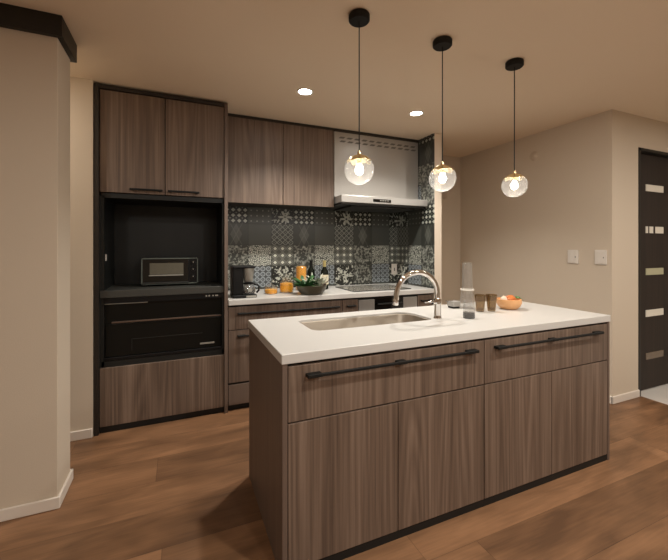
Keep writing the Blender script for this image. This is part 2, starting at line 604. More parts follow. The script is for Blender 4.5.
# ================================================================== TALL CABINET
FY = 2.83
t = thing('tall_cabinet', (-0.086, 3.1, 0), 'tall floor to ceiling walnut cabinet with black open niche and two top doors', 'cabinet')
box('side_panel', M['frame'], (TW0, -0.487, 2.815, YB - 0.01, 0, 2.335), t)['label'] = 'dark left side panel'
box('side_panel', M['woodedge'], (0.318, TW1, 2.815, YB - 0.01, 0, 2.335), t)['label'] = 'brown right side panel'
box('top_panel', M['frame'], (-0.487, 0.318, 2.822, YB - 0.01, 2.31, 2.335), t)
box('back_panel', M['niche'], (-0.476, 0.318, 3.28, 3.30, 0.05, 2.31), t)
m = MB().box(-0.487, -0.462, 2.85, 3.28, 0.44, 1.6).box(0.304, 0.318, 2.85, 3.28, 0.44, 1.6).box(-0.476, 0.318, 2.85, 3.28, 1.585, 1.617)
m.build('niche_lining', M['niche'], t)
for x0, x1, h0, h1 in ((-0.484, -0.0905, -0.306, -0.102), (-0.0845, 0.315, -0.069, 0.140)):
    dr = box('door', M['wood'], (x0, x1, FY, FY + 0.02, 1.621, 2.306), t, bev=0.0015)
    m = MB().box(h0, h1, 2.790, 2.803, 1.638, 1.652, bev=0.002, seg=1)
    for hx in (h0 + 0.012, h1 - 0.024):
        m.box(hx, hx + 0.012, 2.802, 2.83, 1.638, 1.652)
    m.build('handle', M['black'], dr)
box('shelf', M['niche2'], (-0.485, 0.316, 2.835, 3.28, 0.906, 0.956), t, bev=0.003)
flap = box('flap_door', M['wood'], (-0.484, 0.315, FY, FY + 0.02, 0.045, 0.436), t, bev=0.0015)
box('kick_board', M['kick'], (-0.487, 0.318, 2.842, 2.86, 0, 0.045), t)
box('bottom_panel', M['niche'], (-0.476, 0.318, 2.85, 3.28, 0.436, 0.476), t)
m = MB().box(-0.460, -0.452, 2.86, 2.866, 1.13, 1.17)
box('outlet_plate', M['white'], (-0.4622, -0.4575, 2.90, 2.925, 1.155, 1.20), t)
m.bm.free()

# black appliance built into the cabinet
ov = thing('built_in_oven', (-0.079, 3.05, 0.476), 'wide black glass fronted appliance under the shelf of the tall cabinet', 'oven')
box('body', M['ovenblack'], (-0.461, 0.303, 2.876, 3.27, 0.478, 0.905), ov)
cp = box('control_panel', M['plastic'], (-0.461, 0.303, 2.842, 2.876, 0.868, 0.904), ov)
for x in (0.185, 0.205, 0.232, 0.252, 0.262):
    m = MB()
    m.box(x, x + 0.011, 2.8405, 2.8425, 0.882, 0.893)
    m.build('button', M['silverprint'], cp)
box('lip', M['silverprint'], (-0.461, -0.20, 2.848, 2.876, 0.861, 0.865), ov)
box('reflection_line', M['brownline'], (-0.42, 0.30, 2.855, 2.876, 0.728, 0.738), ov, bev=0.002)  # reflected brown line on the black front, built as a thin strip
dr = box('door', M['ovenblack'], (-0.455, 0.297, 2.862, 2.876, 0.50, 0.722), ov, bev=0.002)
m = MB().box(-0.30, 0.165, 2.859, 2.862, 0.609, 0.612).box(-0.30, -0.297, 2.859, 2.862, 0.53, 0.612)
m.build('window_edge', M['filter'], dr)
box('name_plate', M['silverprint'], (0.147, 0.248, 2.8595, 2.862, 0.526, 0.538), dr)
box('base_bar', M['plastic'], (-0.461, 0.303, 2.848, 2.876, 0.478, 0.498), ov, bev=0.002)

# toaster oven on the shelf
to = thing('toaster_oven', (-0.05, 3.1, 0.956), 'small black toaster oven on the shelf inside the dark niche', 'toaster oven')
X0, X1, TY, Z0, Z1 = -0.252, 0.139, 3.0, 0.970, 1.168
box('body', M['plastic'], (X0, X1, TY + 0.008, 3.25, Z0, Z1), to, bev=0.006)
m = MB().box(X0, X1, TY, TY + 0.012, Z1 - 0.007, Z1).box(X0, X0 + 0.007, TY, TY + 0.012, Z0, Z1).box(X1 - 0.007, X1, TY, TY + 0.012, Z0, Z1).box(X0, X1, TY, TY + 0.012, Z0, Z0 + 0.007)
m.build('front_frame', M['rim'], to)
dr = box('door', M['gloss'], (X0 + 0.008, 0.068, TY + 0.001, TY + 0.012, Z0 + 0.022, Z1 - 0.009), to)
box('window', M['ovenwin'], (X0 + 0.055, 0.035, TY - 0.001, TY + 0.002, Z0 + 0.075, Z1 - 0.038), dr)
m = MB().box(X0 + 0.05, 0.035, TY - 0.016, TY - 0.006, Z0 + 0.064, Z0 + 0.073, bev=0.002, seg=1)
m.box(X0 + 0.06, X0 + 0.07, TY - 0.008, TY + 0.002, Z0 + 0.065, Z0 + 0.072).box(0.015, 0.025, TY - 0.008, TY + 0.002, Z0 + 0.065, Z0 + 0.072)
m.build('handle', M['silverprint'], dr)
box('crumb_tray', M['filter'], (X0 + 0.006, 0.07, TY - 0.004, TY + 0.01, Z0 + 0.004, Z0 + 0.018), to, bev=0.002)
for z in (1.13, 1.075, 1.02):
    m = MB()
    m.lathe([(0, 0), (0.016, 0), (0.014, 0.014), (0, 0.014)], (0, 0, 0), 20)
    for v in m.bm.verts:
        v.co = Vector((0.104 + v.co.x, TY + 0.008 - v.co.z, z + v.co.y))
    kb = m.build('knob', M['plastic'], to, smooth=True)
    box('pointer', M['silverprint'], (0.102, 0.106, TY - 0.0075, TY - 0.0055, z, z + 0.011), kb)
for fx in (X0 + 0.03, X1 - 0.05):
    for fy in (TY + 0.03, 3.2):
        box('foot', M['plastic'], (fx, fx + 0.02, fy, fy + 0.02, 0.9562, Z0 + 0.004), to)

# ================================================================== BACK RUN
BY = 2.832
def bar_handle(x0, x1, y, z, parent, mid=False, drop=0.0):
    m = MB().box(x0, x1, y - 0.030, y - 0.019, z - 0.006, z + 0.006, bev=0.002, seg=1)
    L = 0.06 if mid else 0.02
    xs = [(x0 - 0.001, L), (x1 - L + 0.001, L)] + ([((x0 + x1) / 2 - 0.022, 0.044)] if mid else [])
    for x, w_ in xs:
        m.box(x, x + w_, y - 0.031, y + 0.0005, z - 0.0066, z + 0.0066, bev=0.0015, seg=1)
    return m.build('handle', M['black'], parent)

def base_unit(x0, x1, label, handles, mid=False):
    u = thing('base_cabinet', ((x0 + x1) / 2, 3.1, 0), label, 'cabinet')
    m = MB().box(x0, x0 + 0.016, BY + 0.022, YB - 0.02, 0.03, 0.80).box(x1 - 0.016, x1, BY + 0.022, YB - 0.02, 0.03, 0.80)
    m.box(x0, x1, BY + 0.022, YB - 0.02, 0.03, 0.046).box(x0 + 0.016, x1 - 0.016, YB - 0.04, YB - 0.025, 0.046, 0.80)
    m.box(x0 + 0.016, x1 - 0.016, BY + 0.03, BY + 0.04, 0.046, 0.80)
    m.build('carcass', M['frame'], u)
    for i, (z0, z1) in enumerate(((0.618, 0.792), (0.214, 0.612), (0.045, 0.198))):
        dw = box('drawer', M['wood'] if i < 2 else M['woodedge'], (x0 + 0.002, x1 - 0.002, BY, BY + 0.02, z0, z1), u, bev=0.0015)
        if i < 2:
            bar_handle(handles[0], handles[1], BY, (z1 - 0.052) if i == 0 else (z1 - 0.042), dw, mid)
    box('kick_board', M['kick'], (x0, x1, BY + 0.022, BY + 0.04, 0, 0.032), u)
    return u
base_unit(0.346, 1.303, 'wide walnut base drawers under the coffee maker and plants, long black handle', (0.415, 1.265), True)
base_unit(1.305, 1.455, 'narrow walnut base cabinet left of the grey and black range front', (1.34, 1.42))
base_unit(2.085, 2.262, 'narrow walnut base cabinet at the right end against the tiled side wall', (2.12, 2.23))

rg = thing('built_in_range', (1.77, 3.1, 0), 'grey built in range with black glass centre below the cooktop', 'oven')
box('body', M['filter'], (1.459, 2.081, BY + 0.02, YB - 0.02, 0.03, 0.80), rg)
box('side_fascia', M['hood'], (1.459, 1.618, BY, BY + 0.02, 0.60, 0.782), rg, bev=0.002)
box('side_fascia', M['hood'], (1.925, 2.081, BY, BY + 0.02, 0.60, 0.782), rg, bev=0.002)
gd = box('glass_door', M['gloss'], (1.62, 1.923, BY - 0.002, BY + 0.02, 0.60, 0.79), rg, bev=0.002)
box('handle', M['filter'], (1.64, 1.90, BY - 0.03, BY - 0.018, 0.735, 0.746), gd)
box('lower_door', M['hood'], (1.459, 2.081, BY, BY + 0.02, 0.05, 0.596), rg, bev=0.002)
box('kick_board', M['kick'], (1.459, 2.081, BY + 0.02, BY + 0.03, 0, 0.03), rg)

tag(box('back_worktop', M['counter'], (TW1 + 0.003, 2.26, 2.805, YB - 0.007, 0.808, 0.85), bev=0.004, origin=(1.3, 3.1, 0.808)), 'long white worktop running along the patterned tile wall', 'worktop')
ck = tag(box('cooktop', M['glasstop'], (1.44, 2.04, 2.88, 3.30, 0.8503, 0.856), bev=0.002, origin=(1.76, 3.1, 0.85)), 'flat grey glass cooktop set in the back worktop under the hood', 'cooktop')
for x, y, r in ((1.62, 3.05, 0.09), (1.9, 3.05, 0.09), (1.76, 3.2, 0.06)):
    MB().lathe([(r - 0.004, 0), (r, 0.0), (r, 0.0006), (r - 0.004, 0.0006), (r - 0.004, 0)], (x, y, 0.856), 40).build('heating_ring', M['filter'], ck)
m = MB().box(1.44, 2.04, 2.876, 2.88, 0.8503, 0.857).box(1.44, 2.04, 3.30, 3.304, 0.8503, 0.857).box(1.436, 1.44, 2.876, 3.304, 0.8503, 0.857).box(2.04, 2.044, 2.876, 3.304, 0.8503, 0.857)
m.build('frame', M['filter'], ck)
box('control_strip', M['silverprint'], (1.6, 1.92, 2.912, 2.922, 0.856, 0.8566), ck)

# wall cabinets
CY = 3.05
wc = thing('wall_cabinet', (0.84, 3.25, 1.62), 'walnut wall cabinet with two doors hung above the patterned tiles', 'cabinet')
m = MB().box(0.352, 1.312, CY + 0.022, YB - 0.008, 1.626, 2.318)
m.build('carcass', M['frame'], wc)
box('door', M['wood'], (0.362, 0.831, CY, CY + 0.02, 1.618, 2.322), wc, bev=0.0015)
box('door', M['wood'], (0.8365, 1.312, CY, CY + 0.02, 1.618, 2.322), wc, bev=0.0015)
box('top_filler', M['frame'], (0.352, 1.312, CY + 0.006, YB - 0.01, 2.322, CEIL - 0.002), wc)

# range hood
hd = thing('range_hood', (1.79, 3.2, 1.66), 'silver range hood with slotted top panel and protruding lower edge', 'range hood')
box('duct_cover', M['hood'], (1.318, 2.252, CY, YB - 0.008, 1.716, 2.318), hd, bev=0.002)
box('top_filler', M['frame'], (1.318, 2.26, CY + 0.004, YB - 0.008, 2.318, CEIL - 0.002), hd)
cn = MB().box(1.325, 2.260, 2.905, YB - 0.008, 1.652, 1.716, bev=0.003).build('canopy', M['hood'], hd)
box('under_panel', M['filter'], (1.335, 2.25, 2.925, YB - 0.03, 1.636, 1.652), hd)
box('filter_plate', M['filter'], (1.45, 2.15, 2.97, YB - 0.09, 1.620, 1.636), hd, bev=0.004)
cp = box('control_panel', M['gloss'], (1.645, 1.835, 2.902, 2.906, 1.668, 1.695), hd)
for i in range(4):
    box('button', M['silverprint'], (1.715 + i * 0.026, 1.731 + i * 0.026, 2.9005, 2.9025, 1.678, 1.685), cp)
for i in range(11):
    x = 1.37 + i * 0.079
    for k in range(2):
        m = MB()
        z = 2.268 - k * 0.034
        m.prism([(0, 0)] * 0 or [(x, CY - 0.0012), (x + 0.05, CY - 0.0012), (x + 0.05, CY + 0.001), (x, CY + 0.001)], z - 0.0085, z + 0.0085)
        for v in m.bm.verts:
            v.co.x += (v.co.z - z) * 1.2 + k * 0.008
        m.build('vent_slot', M['slot'], hd)

# outlet on the tiles
ou = thing('wall_outlet', (2.215, YB - 0.006, 1.005), 'white socket plate on the patterned tiles right of the cooktop', 'socket')
box('plate', M['white'], (2.18, 2.25, YB - 0.016, YB - 0.0062, 0.945, 1.065), ou, bev=0.003)
box('socket', M['filter'], (2.209, 2.219, YB - 0.0175, YB - 0.0158, 0.985, 1.02), ou)

# ================================================================== ISLAND
IX0, IX1, IY0, IY1 = 0.350, 2.331, 1.302, 2.005
DY = 1.307
def island_unit(x0, x1, doors, handle, label, end, drawer):
    u = thing('island_cabinet', ((x0 + x1) / 2, 1.65, 0), label, 'cabinet')
    ex0, ex1 = end
    box('end_panel', M['woodedge'], (ex0, ex1, DY - 0.001, IY1 - 0.012, 0.0, 0.811), u, bev=0.001)
    a0, a1 = (ex1, x1) if ex0 < x0 else (x0, ex0)
    m = MB().box(a0, a1, DY + 0.021, IY1 - 0.03, 0.035, 0.05)
    m.box(a0, a1, DY + 0.03, DY + 0.04, 0.05, 0.808)
    inner = a1 if ex0 < x0 else a0
    m.box(inner - (0.016 if ex0 < x0 else 0), inner + (0 if ex0 < x0 else 0.016), DY + 0.04, IY1 - 0.03, 0.05, 0.808)
    m.build('carcass', M['frame'], u)
    box('back_panel', M['wood'], (a0, a1, IY1 - 0.03, IY1 - 0.014, 0.035, 0.808), u)
    dw = box('drawer', M['wood'], (drawer[0], drawer[1], DY, DY + 0.02, 0.5905, 0.8005), u, bev=0.0015)
    bar_handle(handle[0], handle[1], DY, 0.762, dw, mid=True)
    for d0, d1 in doors:
        box('door', M['wood'], (d0, d1, DY, DY + 0.02, 0.037, 0.5845), u, bev=0.0015)
    box('kick_board', M['kick'], (a0, a1, DY + 0.003, DY + 0.02, 0, 0.033), u)
    return u
island_unit(0.374, 1.3495, [(0.377, 0.860), (0.864, 1.3475)], (0.446, 1.289), 'left half of the walnut island, wide drawer over two doors below the sink', (0.354, 0.3740), (0.377, 1.3475))
island_unit(1.3505, 2.311, [(1.3535, 1.825), (1.829, 2.306)], (1.413, 2.226), 'right half of the walnut island, drawer over two doors nearest the entry', (2.3095, 2.327), (1.3535, 2.306))

def rrect(x0, x1, y0, y1, r, n=8):
    pts = []
    rr = r if isinstance(r, (tuple, list)) else (r,) * 4
    for cx, cy, a0, q in ((x1 - rr[0], y1 - rr[0], 0, rr[0]), (x0 + rr[1], y1 - rr[1], 90, rr[1]), (x0 + rr[2], y0 + rr[2], 180, rr[2]), (x1 - rr[3], y0 + rr[3], 270, rr[3])):
        for i in range(n + 1):
            a = math.radians(a0 + 90 * i / n)
            pts.append((cx + q * math.cos(a), cy + q * math.sin(a)))
    return pts
SX0, SX1, SY0, SY1 = 0.592, 1.306, 1.612, 1.885
hole = rrect(SX0, SX1, SY0, SY1, (0.09, 0.03, 0.05, 0.05))
m = MB()
bm = m.bm
outer = [(IX0, IY0), (IX1, IY0), (IX1, IY1), (IX0, IY1)]
def loop(pts, z):
    vs = [bm.verts.new((x, y, z)) for x, y in pts]
    es = [bm.edges.new((vs[i], vs[(i + 1) % len(vs)])) for i in range(len(vs))]
    return vs, es
tv, te = loop(outer, 0.85)
hv, he = loop(hole, 0.85)
bmesh.ops.triangle_fill(bm, edges=te + he, use_beauty=True)
bv, be = loop(outer, 0.812)
gv, ge = loop(hole, 0.812)
bmesh.ops.triangle_fill(bm, edges=be + ge, use_beauty=True)
for A, B in ((tv, bv), (hv, gv)):
    for i in range(len(A)):
        j = (i + 1) % len(A)
        bm.faces.new((A[i], A[j], B[j], B[i]))
wt = tag(m.build('island_worktop', M['counter'], origin=(1.34, 1.65, 0.812)), 'thick white worktop of the island with the sink cut into it', 'worktop')
md = wt.modifiers.new('soft_edge', 'BEVEL')
md.width = 0.003
md.segments = 2
md.limit_method = 'ANGLE'
md.angle_limit = math.radians(50)

# sink
sk = thing('sink', (0.95, 1.74, 0.65), 'rectangular stainless steel sink with rounded corners in the island worktop', 'sink')
m = MB()
rings = []
for z, inset in ((0.8385, 0.0005), (0.8385, 0.006), (0.834, 0.008), (0.68, 0.010), (0.665, 0.016), (0.655, 0.03), (0.652, 0.06)):
    pts = rrect(SX0 + inset, SX1 - inset, SY0 + inset, SY1 - inset, [max(0.012, q - max(inset, 0) * 0.5) for q in (0.09, 0.035, 0.05, 0.05)])
    rings.append([m.bm.verts.new((x, y, z)) for x, y in pts])
for a, b in zip(rings, rings[1:]):
    for i in range(len(a)):
        j = (i + 1) % len(a)
        m.bm.faces.new((a[i], a[j], b[j], b[i]))
m.bm.faces.new(rings[-1])
m.build('basin', M['steel'], sk, smooth=True)
MB().lathe([(0, 0.004), (0.03, 0.004), (0.045, 0.006), (0.048, 0.001)], (0.98, 1.74, 0.652), 28).build('drain', M['chrome'], sk, smooth=True)

# faucet
fx, fy = 1.334, 1.628
fa = thing('faucet', (fx, fy, 0.85), 'tall chrome gooseneck faucet standing at the end of the island sink', 'faucet')
MB().lathe([(0.0, 0.0005), (0.0225, 0.0005), (0.0225, 0.006), (0.021, 0.010), (0.020, 0.02), (0.0195, 0.075), (0.0205, 0.08), (0.0205, 0.105), (0.016, 0.112), (0.0135, 0.116), (0, 0.116)], (fx, fy, 0.85), 28).build('body', M['chrome'], fa, smooth=True)
pts = [(fx, fy, 0.955), (fx, fy, 0.985)]
R_ = 0.136
for i in range(0, 23):
    a = math.pi * i / 22 * 1.02
    pts.append((fx - R_ + R_ * math.cos(a), fy, 0.985 + 0.128 * math.sin(a)))
pts.append((fx - 2 * R_ - 0.004, fy, 0.968))
MB().tube(pts, 0.0145, 18).build('spout', M['chrome'], fa, smooth=True)
e = Vector(pts[-1])
MB().lathe([(0, -0.028), (0.012, -0.028), (0.0148, -0.024), (0.0148, 0.004), (0.013, 0.008), (0.0, 0.008)], e, 22).build('spray_head', M['chrome'], fa, smooth=True)
MB().lathe([(0, -0.033), (0.0115, -0.033), (0.0125, -0.0285), (0, -0.0282)], e, 22).build('nozzle', M['black'], fa, smooth=True)
m = MB().tube([(fx - 0.015, fy - 0.003, 0.942), (fx - 0.038, fy - 0.004, 0.943)], 0.0125, 16)
kn = m.build('valve', M['chrome'], fa, smooth=True)
MB().tube([(fx - 0.036, fy - 0.004, 0.945), (fx - 0.062, fy - 0.006, 0.947), (fx - 0.09, fy - 0.008, 0.946)], [0.006, 0.005, 0.0042], 12).build('lever', M['chrome'], kn, smooth=True)

# small square chrome block behind
cb = thing('soap_dispenser', (1.66, 1.87, 0.85), 'low square silver block with dark base on the worktop behind the faucet', 'dispenser')
box('base', M['black'], (1.637, 1.690, 1.842, 1.895, 0.8503, 0.862), cb, bev=0.002)
box('block', M['hood'], (1.633, 1.694, 1.838, 1.899, 0.862, 0.896), cb, bev=0.003)
box('lever', M['chrome'], (1.60, 1.652, 1.862, 1.874, 0.896, 0.902), cb, bev=0.001)

# carafe with an upturned glass as its lid
ca = thing('glass_carafe', (1.737, 1.83, 0.85), 'clear glass carafe topped by an upturned narrow glass beside the brown tumblers', 'carafe')
c = (1.737, 1.825, 0.8505)
MB().lathe([(0, 0), (0.047, 0), (0.05, 0.004), (0.048, 0.03), (0.041, 0.075), (0.036, 0.11), (0.036, 0.117), (0.033, 0.117), (0.033, 0.11), (0.038, 0.075), (0.045, 0.03), (0.045, 0.008), (0, 0.008)], c, 32).build('body', M['glass'], ca, smooth=True)
MB().lathe([(0.034, 0.117), (0.043, 0.117), (0.044, 0.121), (0.043, 0.125), (0.034, 0.125), (0.034, 0.117)], c, 32).build('rim', M['white'], ca, smooth=True)
MB().lathe([(0.034, 0.125), (0.0335, 0.15), (0.031, 0.27), (0.030, 0.296), (0.025, 0.300), (0, 0.300), (0, 0.294), (0.025, 0.294), (0.0285, 0.27), (0.031, 0.15), (0.0315, 0.125), (0.034, 0.125)], c, 32).build('lid_glass', M['glass'], ca, smooth=True)

# small glass with a dark base in front of it
gl = thing('drinking_glass', (1.503, 1.566, 0.85), 'small clear glass with dark thick base standing in front of the carafe', 'glass')
c = (1.503, 1.566, 0.8505)
MB().lathe([(0, 0), (0.031, 0), (0.033, 0.004), (0.0315, 0.05), (0.029, 0.098), (0.0265, 0.098), (0.029, 0.05), (0.0295, 0.034), (0, 0.034)], c, 32).build('bowl', M['glass'], gl, smooth=True)
MB().lathe([(0, 0.001), (0.031, 0.001), (0.0322, 0.006), (0.0312, 0.032), (0, 0.032)], c, 32).build('thick_base', M['coffee'], gl, smooth=True)

# brown tumblers
def tumbler(x, y, label):
    t = thing('tumbler', (x, y, 0.85), label, 'glass', 'smoked brown tumblers on the island')
    c = (x, y, 0.8503)
    rib = lambda a, z: 1 + 0.018 * math.cos(a * 12)
    MB().lathe([(0, 0), (0.021, 0), (0.023, 0.003), (0.0265, 0.035), (0.0325, 0.100), (0.0302, 0.100), (0.0245, 0.035), (0.021, 0.010), (0, 0.010)], c, 48, wob=rib).build('cup', M['amber'], t, smooth=True)
    MB().lathe([(0.0305, 0.098), (0.0332, 0.098), (0.0336, 0.101), (0.0330, 0.103), (0.0305, 0.103), (0.0305, 0.098)], c, 40).build('rim', M['amber'], t, smooth=True)
    MB().lathe([(0, 0.011), (0.0195, 0.011), (0.0205, 0.02), (0, 0.02)], c, 32).build('thick_base', M['amber'], t, smooth=True)
    return t
t1 = tumbler(1.722, 1.700, 'brown glass tumbler nearer the carafe, left of its twin')
copy_tree(t1, (1.797, 1.682, 0.85), 'brown glass tumbler right next to the orange bowl')

# orange bowl and what lies in it
bx_, by_ = 1.968, 1.70
c = (bx_, by_, 0.8503)
bo = MB().lathe([(0, 0), (0.045, 0), (0.050, 0.003), (0.068, 0.020), (0.077, 0.042), (0.075, 0.064), (0.072, 0.065), (0.072, 0.043), (0.062, 0.022), (0.044, 0.008), (0, 0.007)], c, 40).build('bowl', M['orangewood'], None, c, smooth=True)
tag(bo, 'round orange wooden bowl at the right end of the island', 'bowl')
rot = Matrix.Rotation(math.radians(12), 3, 'Y') @ Matrix.Rotation(math.radians(20), 3, 'Z')
def veg(name, mat, cc, size, label, cat, rz=0, ry=0):
    m = MB()
    m.lathe([(0, -1), (0.45, -0.88), (0.8, -0.6), (1, -0.1), (0.9, 0.45), (0.55, 0.85), (0, 1)], (0, 0, 0), 20)
    rr = Matrix.Rotation(rz, 3, 'Z') @ Matrix.Rotation(ry, 3, 'Y')
    for v in m.bm.verts:
        v.co = rr @ Vector((v.co.x * size[0], v.co.y * size[1], v.co.z * size[2])) + Vector(cc)
    o = m.build(name, mat, None, cc, smooth=True)
    return tag(o, label, cat)
veg('orange_vegetable', M['carrot'], (bx_ + 0.010, by_ - 0.012, 0.915), (0.015, 0.018, 0.038), 'long orange vegetable piece lying across the front of the bowl', 'vegetable', 0.2, math.radians(84))
veg('orange_vegetable', M['carrot'], (bx_ + 0.030, by_ + 0.026, 0.918), (0.015, 0.018, 0.033), 'darker orange vegetable piece at the back right of the bowl', 'vegetable', -0.5, math.radians(76))
gb = veg('garlic_bulb', M['garlic'], (bx_ - 0.040, by_ + 0.004, 0.908), (0.022, 0.022, 0.026), 'pale white bulb at the left side of the orange bowl', 'vegetable')
MB().tube([(bx_ - 0.040, by_ + 0.004, 0.931), (bx_ - 0.042, by_ + 0.006, 0.940)], [0.005, 0.003], 8).build('stem', M['garlic'], gb, smooth=True)
m = MB()
for k, (a, L) in enumerate(((0.1, 0.05), (0.6, 0.042), (-0.5, 0.045))):
    dx, dy = math.cos(a), math.sin(a)
    side = Vector((-dy, dx, 0.3)).normalized()
    b0 = Vector((bx_ + 0.062, by_ - 0.006, 0.916))
    m.ribbon([b0, b0 + Vector((dx * L * 0.35, dy * L * 0.35, 0.008)), b0 + Vector((dx * L * 0.7, dy * L * 0.7, -0.002)), b0 + Vector((dx * L, dy * L, -0.018))], [0.003, 0.011, 0.011, 0.001], side)
tag(m.build('green_sprig', M['leaf'], None, (bx_ + 0.062, by_, 0.912), solid=0.0012), 'green leafy sprig hanging over the right rim of the bowl', 'leaf')

# ================================================================== BACK WORKTOP ITEMS
cm_ = thing('coffee_maker', (0.49, 2.96, 0.85), 'black drip coffee maker with silver filter basket beside the tall cabinet', 'coffee maker')
ox, oy = 0.388, 2.90
box('base', M['plastic'], (ox, ox + 0.185, oy - 0.03, oy + 0.15, 0.8503, 0.874), cm_, bev=0.006)
box('trim_plate', M['silverprint'], (ox + 0.10, ox + 0.180, oy - 0.0325, oy - 0.029, 0.855, 0.869), cm_)
box('column', M['plastic'], (ox, ox + 0.085, oy, oy + 0.15, 0.87, 1.085), cm_, bev=0.008)
box('lid', M['plastic'], (ox, ox + 0.178, oy - 0.01, oy + 0.15, 1.082, 1.10), cm_, bev=0.006)
MB().lathe([(0, 0), (0.030, 0), (0.034, 0.005), (0.047, 0.10), (0.047, 0.112), (0, 0.112)], (ox + 0.128, oy + 0.042, 0.972), 32).build('filter_basket', M['silverprint'], cm_, smooth=True)
kf = MB().lathe([(0, 0), (0.048, 0), (0.055, 0.01), (0.056, 0.035), (0.047, 0.068), (0.042, 0.08), (0.039, 0.08), (0.044, 0.066), (0.053, 0.035), (0.052, 0.012), (0, 0.006)], (ox + 0.128, oy + 0.035, 0.8745), 32).build('carafe', M['glass'], cm_, smooth=True)
MB().lathe([(0.0, 0.003), (0.047, 0.003), (0.0515, 0.012), (0.0522, 0.03), (0, 0.03)], (ox + 0.128, oy + 0.035, 0.8785), 28).build('coffee', M['coffee'], kf, smooth=True)
MB().lathe([(0, 0), (0.043, 0), (0.044, 0.012), (0, 0.016)], (ox + 0.128, oy + 0.035, 0.954), 28).build('carafe_lid', M['plastic'], kf, smooth=True)
hx = ox + 0.18
MB().tube([(hx - 0.012, oy + 0.02, 0.952), (hx + 0.012, oy + 0.01, 0.953), (hx + 0.026, oy + 0.005, 0.935), (hx + 0.025, oy + 0.005, 0.905), (hx + 0.008, oy + 0.01, 0.886)], 0.0075, 10).build('handle', M['plastic'], kf, smooth=True)
box('level_label', M['silverprint'], (ox + 0.115, ox + 0.145, oy - 0.0245, oy - 0.0205, 0.898, 0.926), kf)

# small jar, larger jar, tall bottle
j = thing('glass_jar', (0.73, 3.05, 0.85), 'low glass jar half filled with orange pieces, next to the coffee maker', 'jar')
c = (0.729, 3.06, 0.8503)
MB().lathe([(0, 0), (0.052, 0), (0.056, 0.004), (0.056, 0.05), (0.053, 0.055), (0.050, 0.055), (0.053, 0.05), (0.053, 0.006), (0, 0.005)], c, 32).build('jar_body', M['jar'], j, smooth=True)
MB().lathe([(0, 0.006), (0.0515, 0.006), (0.0515, 0.034), (0.03, 0.040), (0, 0.038)], c, 32).build('contents', M['orange'], j, smooth=True)
MB().lathe([(0.050, 0.055), (0.054, 0.056), (0.054, 0.064), (0.03, 0.074), (0.012, 0.080), (0.014, 0.092), (0, 0.097)], c, 32).build('lid', M['jar'], j, smooth=True)
j = thing('glass_jar', (0.88, 3.07, 0.85), 'larger round glass jar full of bright orange pieces, behind the planted bowl', 'jar')
c = (0.873, 3.08, 0.8503)
MB().lathe([(0, 0), (0.054, 0), (0.060, 0.006), (0.062, 0.04), (0.060, 0.085), (0.050, 0.10), (0.044, 0.104), (0.044, 0.135), (0.041, 0.135), (0.041, 0.104), (0.057, 0.083), (0.058, 0.008), (0, 0.006)], c, 32).build('jar_body', M['jar'], j, smooth=True)
MB().lathe([(0, 0.008), (0.0565, 0.008), (0.059, 0.04), (0.056, 0.08), (0.03, 0.088), (0, 0.086)], c, 32).build('contents', M['orange'], j, smooth=True)
MB().lathe([(0, 0.135), (0.047, 0.135), (0.047, 0.147), (0.02, 0.152), (0.012, 0.158), (0.015, 0.17), (0, 0.175)], c, 32).build('lid', M['jar'], j, smooth=True)
b = thing('storage_jar', (1.05, 3.2, 0.85), 'tall clear jar of orange contents with pale lid standing at the tiles', 'jar')
c = (1.047, 3.2, 0.8503)
MB().lathe([(0, 0), (0.048, 0), (0.051, 0.004), (0.051, 0.215), (0.044, 0.232), (0.041, 0.232), (0.048, 0.213), (0.048, 0.006), (0, 0.005)], c, 32).build('jar_body', M['jar'], b, smooth=True)
MB().lathe([(0, 0.006), (0.047, 0.006), (0.047, 0.216), (0.02, 0.222), (0, 0.221)], c, 32).build('contents', M['orange'], b, smooth=True)
MB().lathe([(0, 0.232), (0.044, 0.232), (0.044, 0.242), (0.016, 0.246), (0.010, 0.250), (0.012, 0.258), (0, 0.261)], c, 32).build('lid', M['jar'], b, smooth=True)

def wine(x, y, label, paper):
    b = thing('wine_bottle', (x, y, 0.85), label, 'bottle')
    c = (x, y, 0.8503)
    MB().lathe([(0, 0.004), (0.03, 0), (0.037, 0.005), (0.0375, 0.16), (0.034, 0.178), (0.018, 0.20), (0.0145, 0.215), (0.0138, 0.26), (0.0155, 0.262), (0.0155, 0.272), (0, 0.272)], c, 32).build('glass', M['bottle'], b, smooth=True)
    if paper:
        MB().lathe([(0.0379, 0.05), (0.0383, 0.05), (0.0383, 0.14), (0.0379, 0.14), (0.0379, 0.05)], c, 32).build('paper_label', M['label'], b, smooth=True)
        MB().lathe([(0.0150, 0.214), (0.0162, 0.216), (0.0148, 0.26), (0.0165, 0.262), (0.0165, 0.2735), (0, 0.2735)], c, 24).build('foil', M['foil'], b, smooth=True)
    else:
        MB().lathe([(0.0150, 0.214), (0.0162, 0.216), (0.0148, 0.26), (0.0165, 0.262), (0.0165, 0.2735), (0, 0.2735)], c, 24).build('foil', M['black'], b, smooth=True)
    return b
wine(1.272, 3.18, 'dark wine bottle with a cream label and gold neck foil', True)
wine(1.18, 3.30, 'plain dark bottle with black neck between tall orange jar and labelled bottle', False)

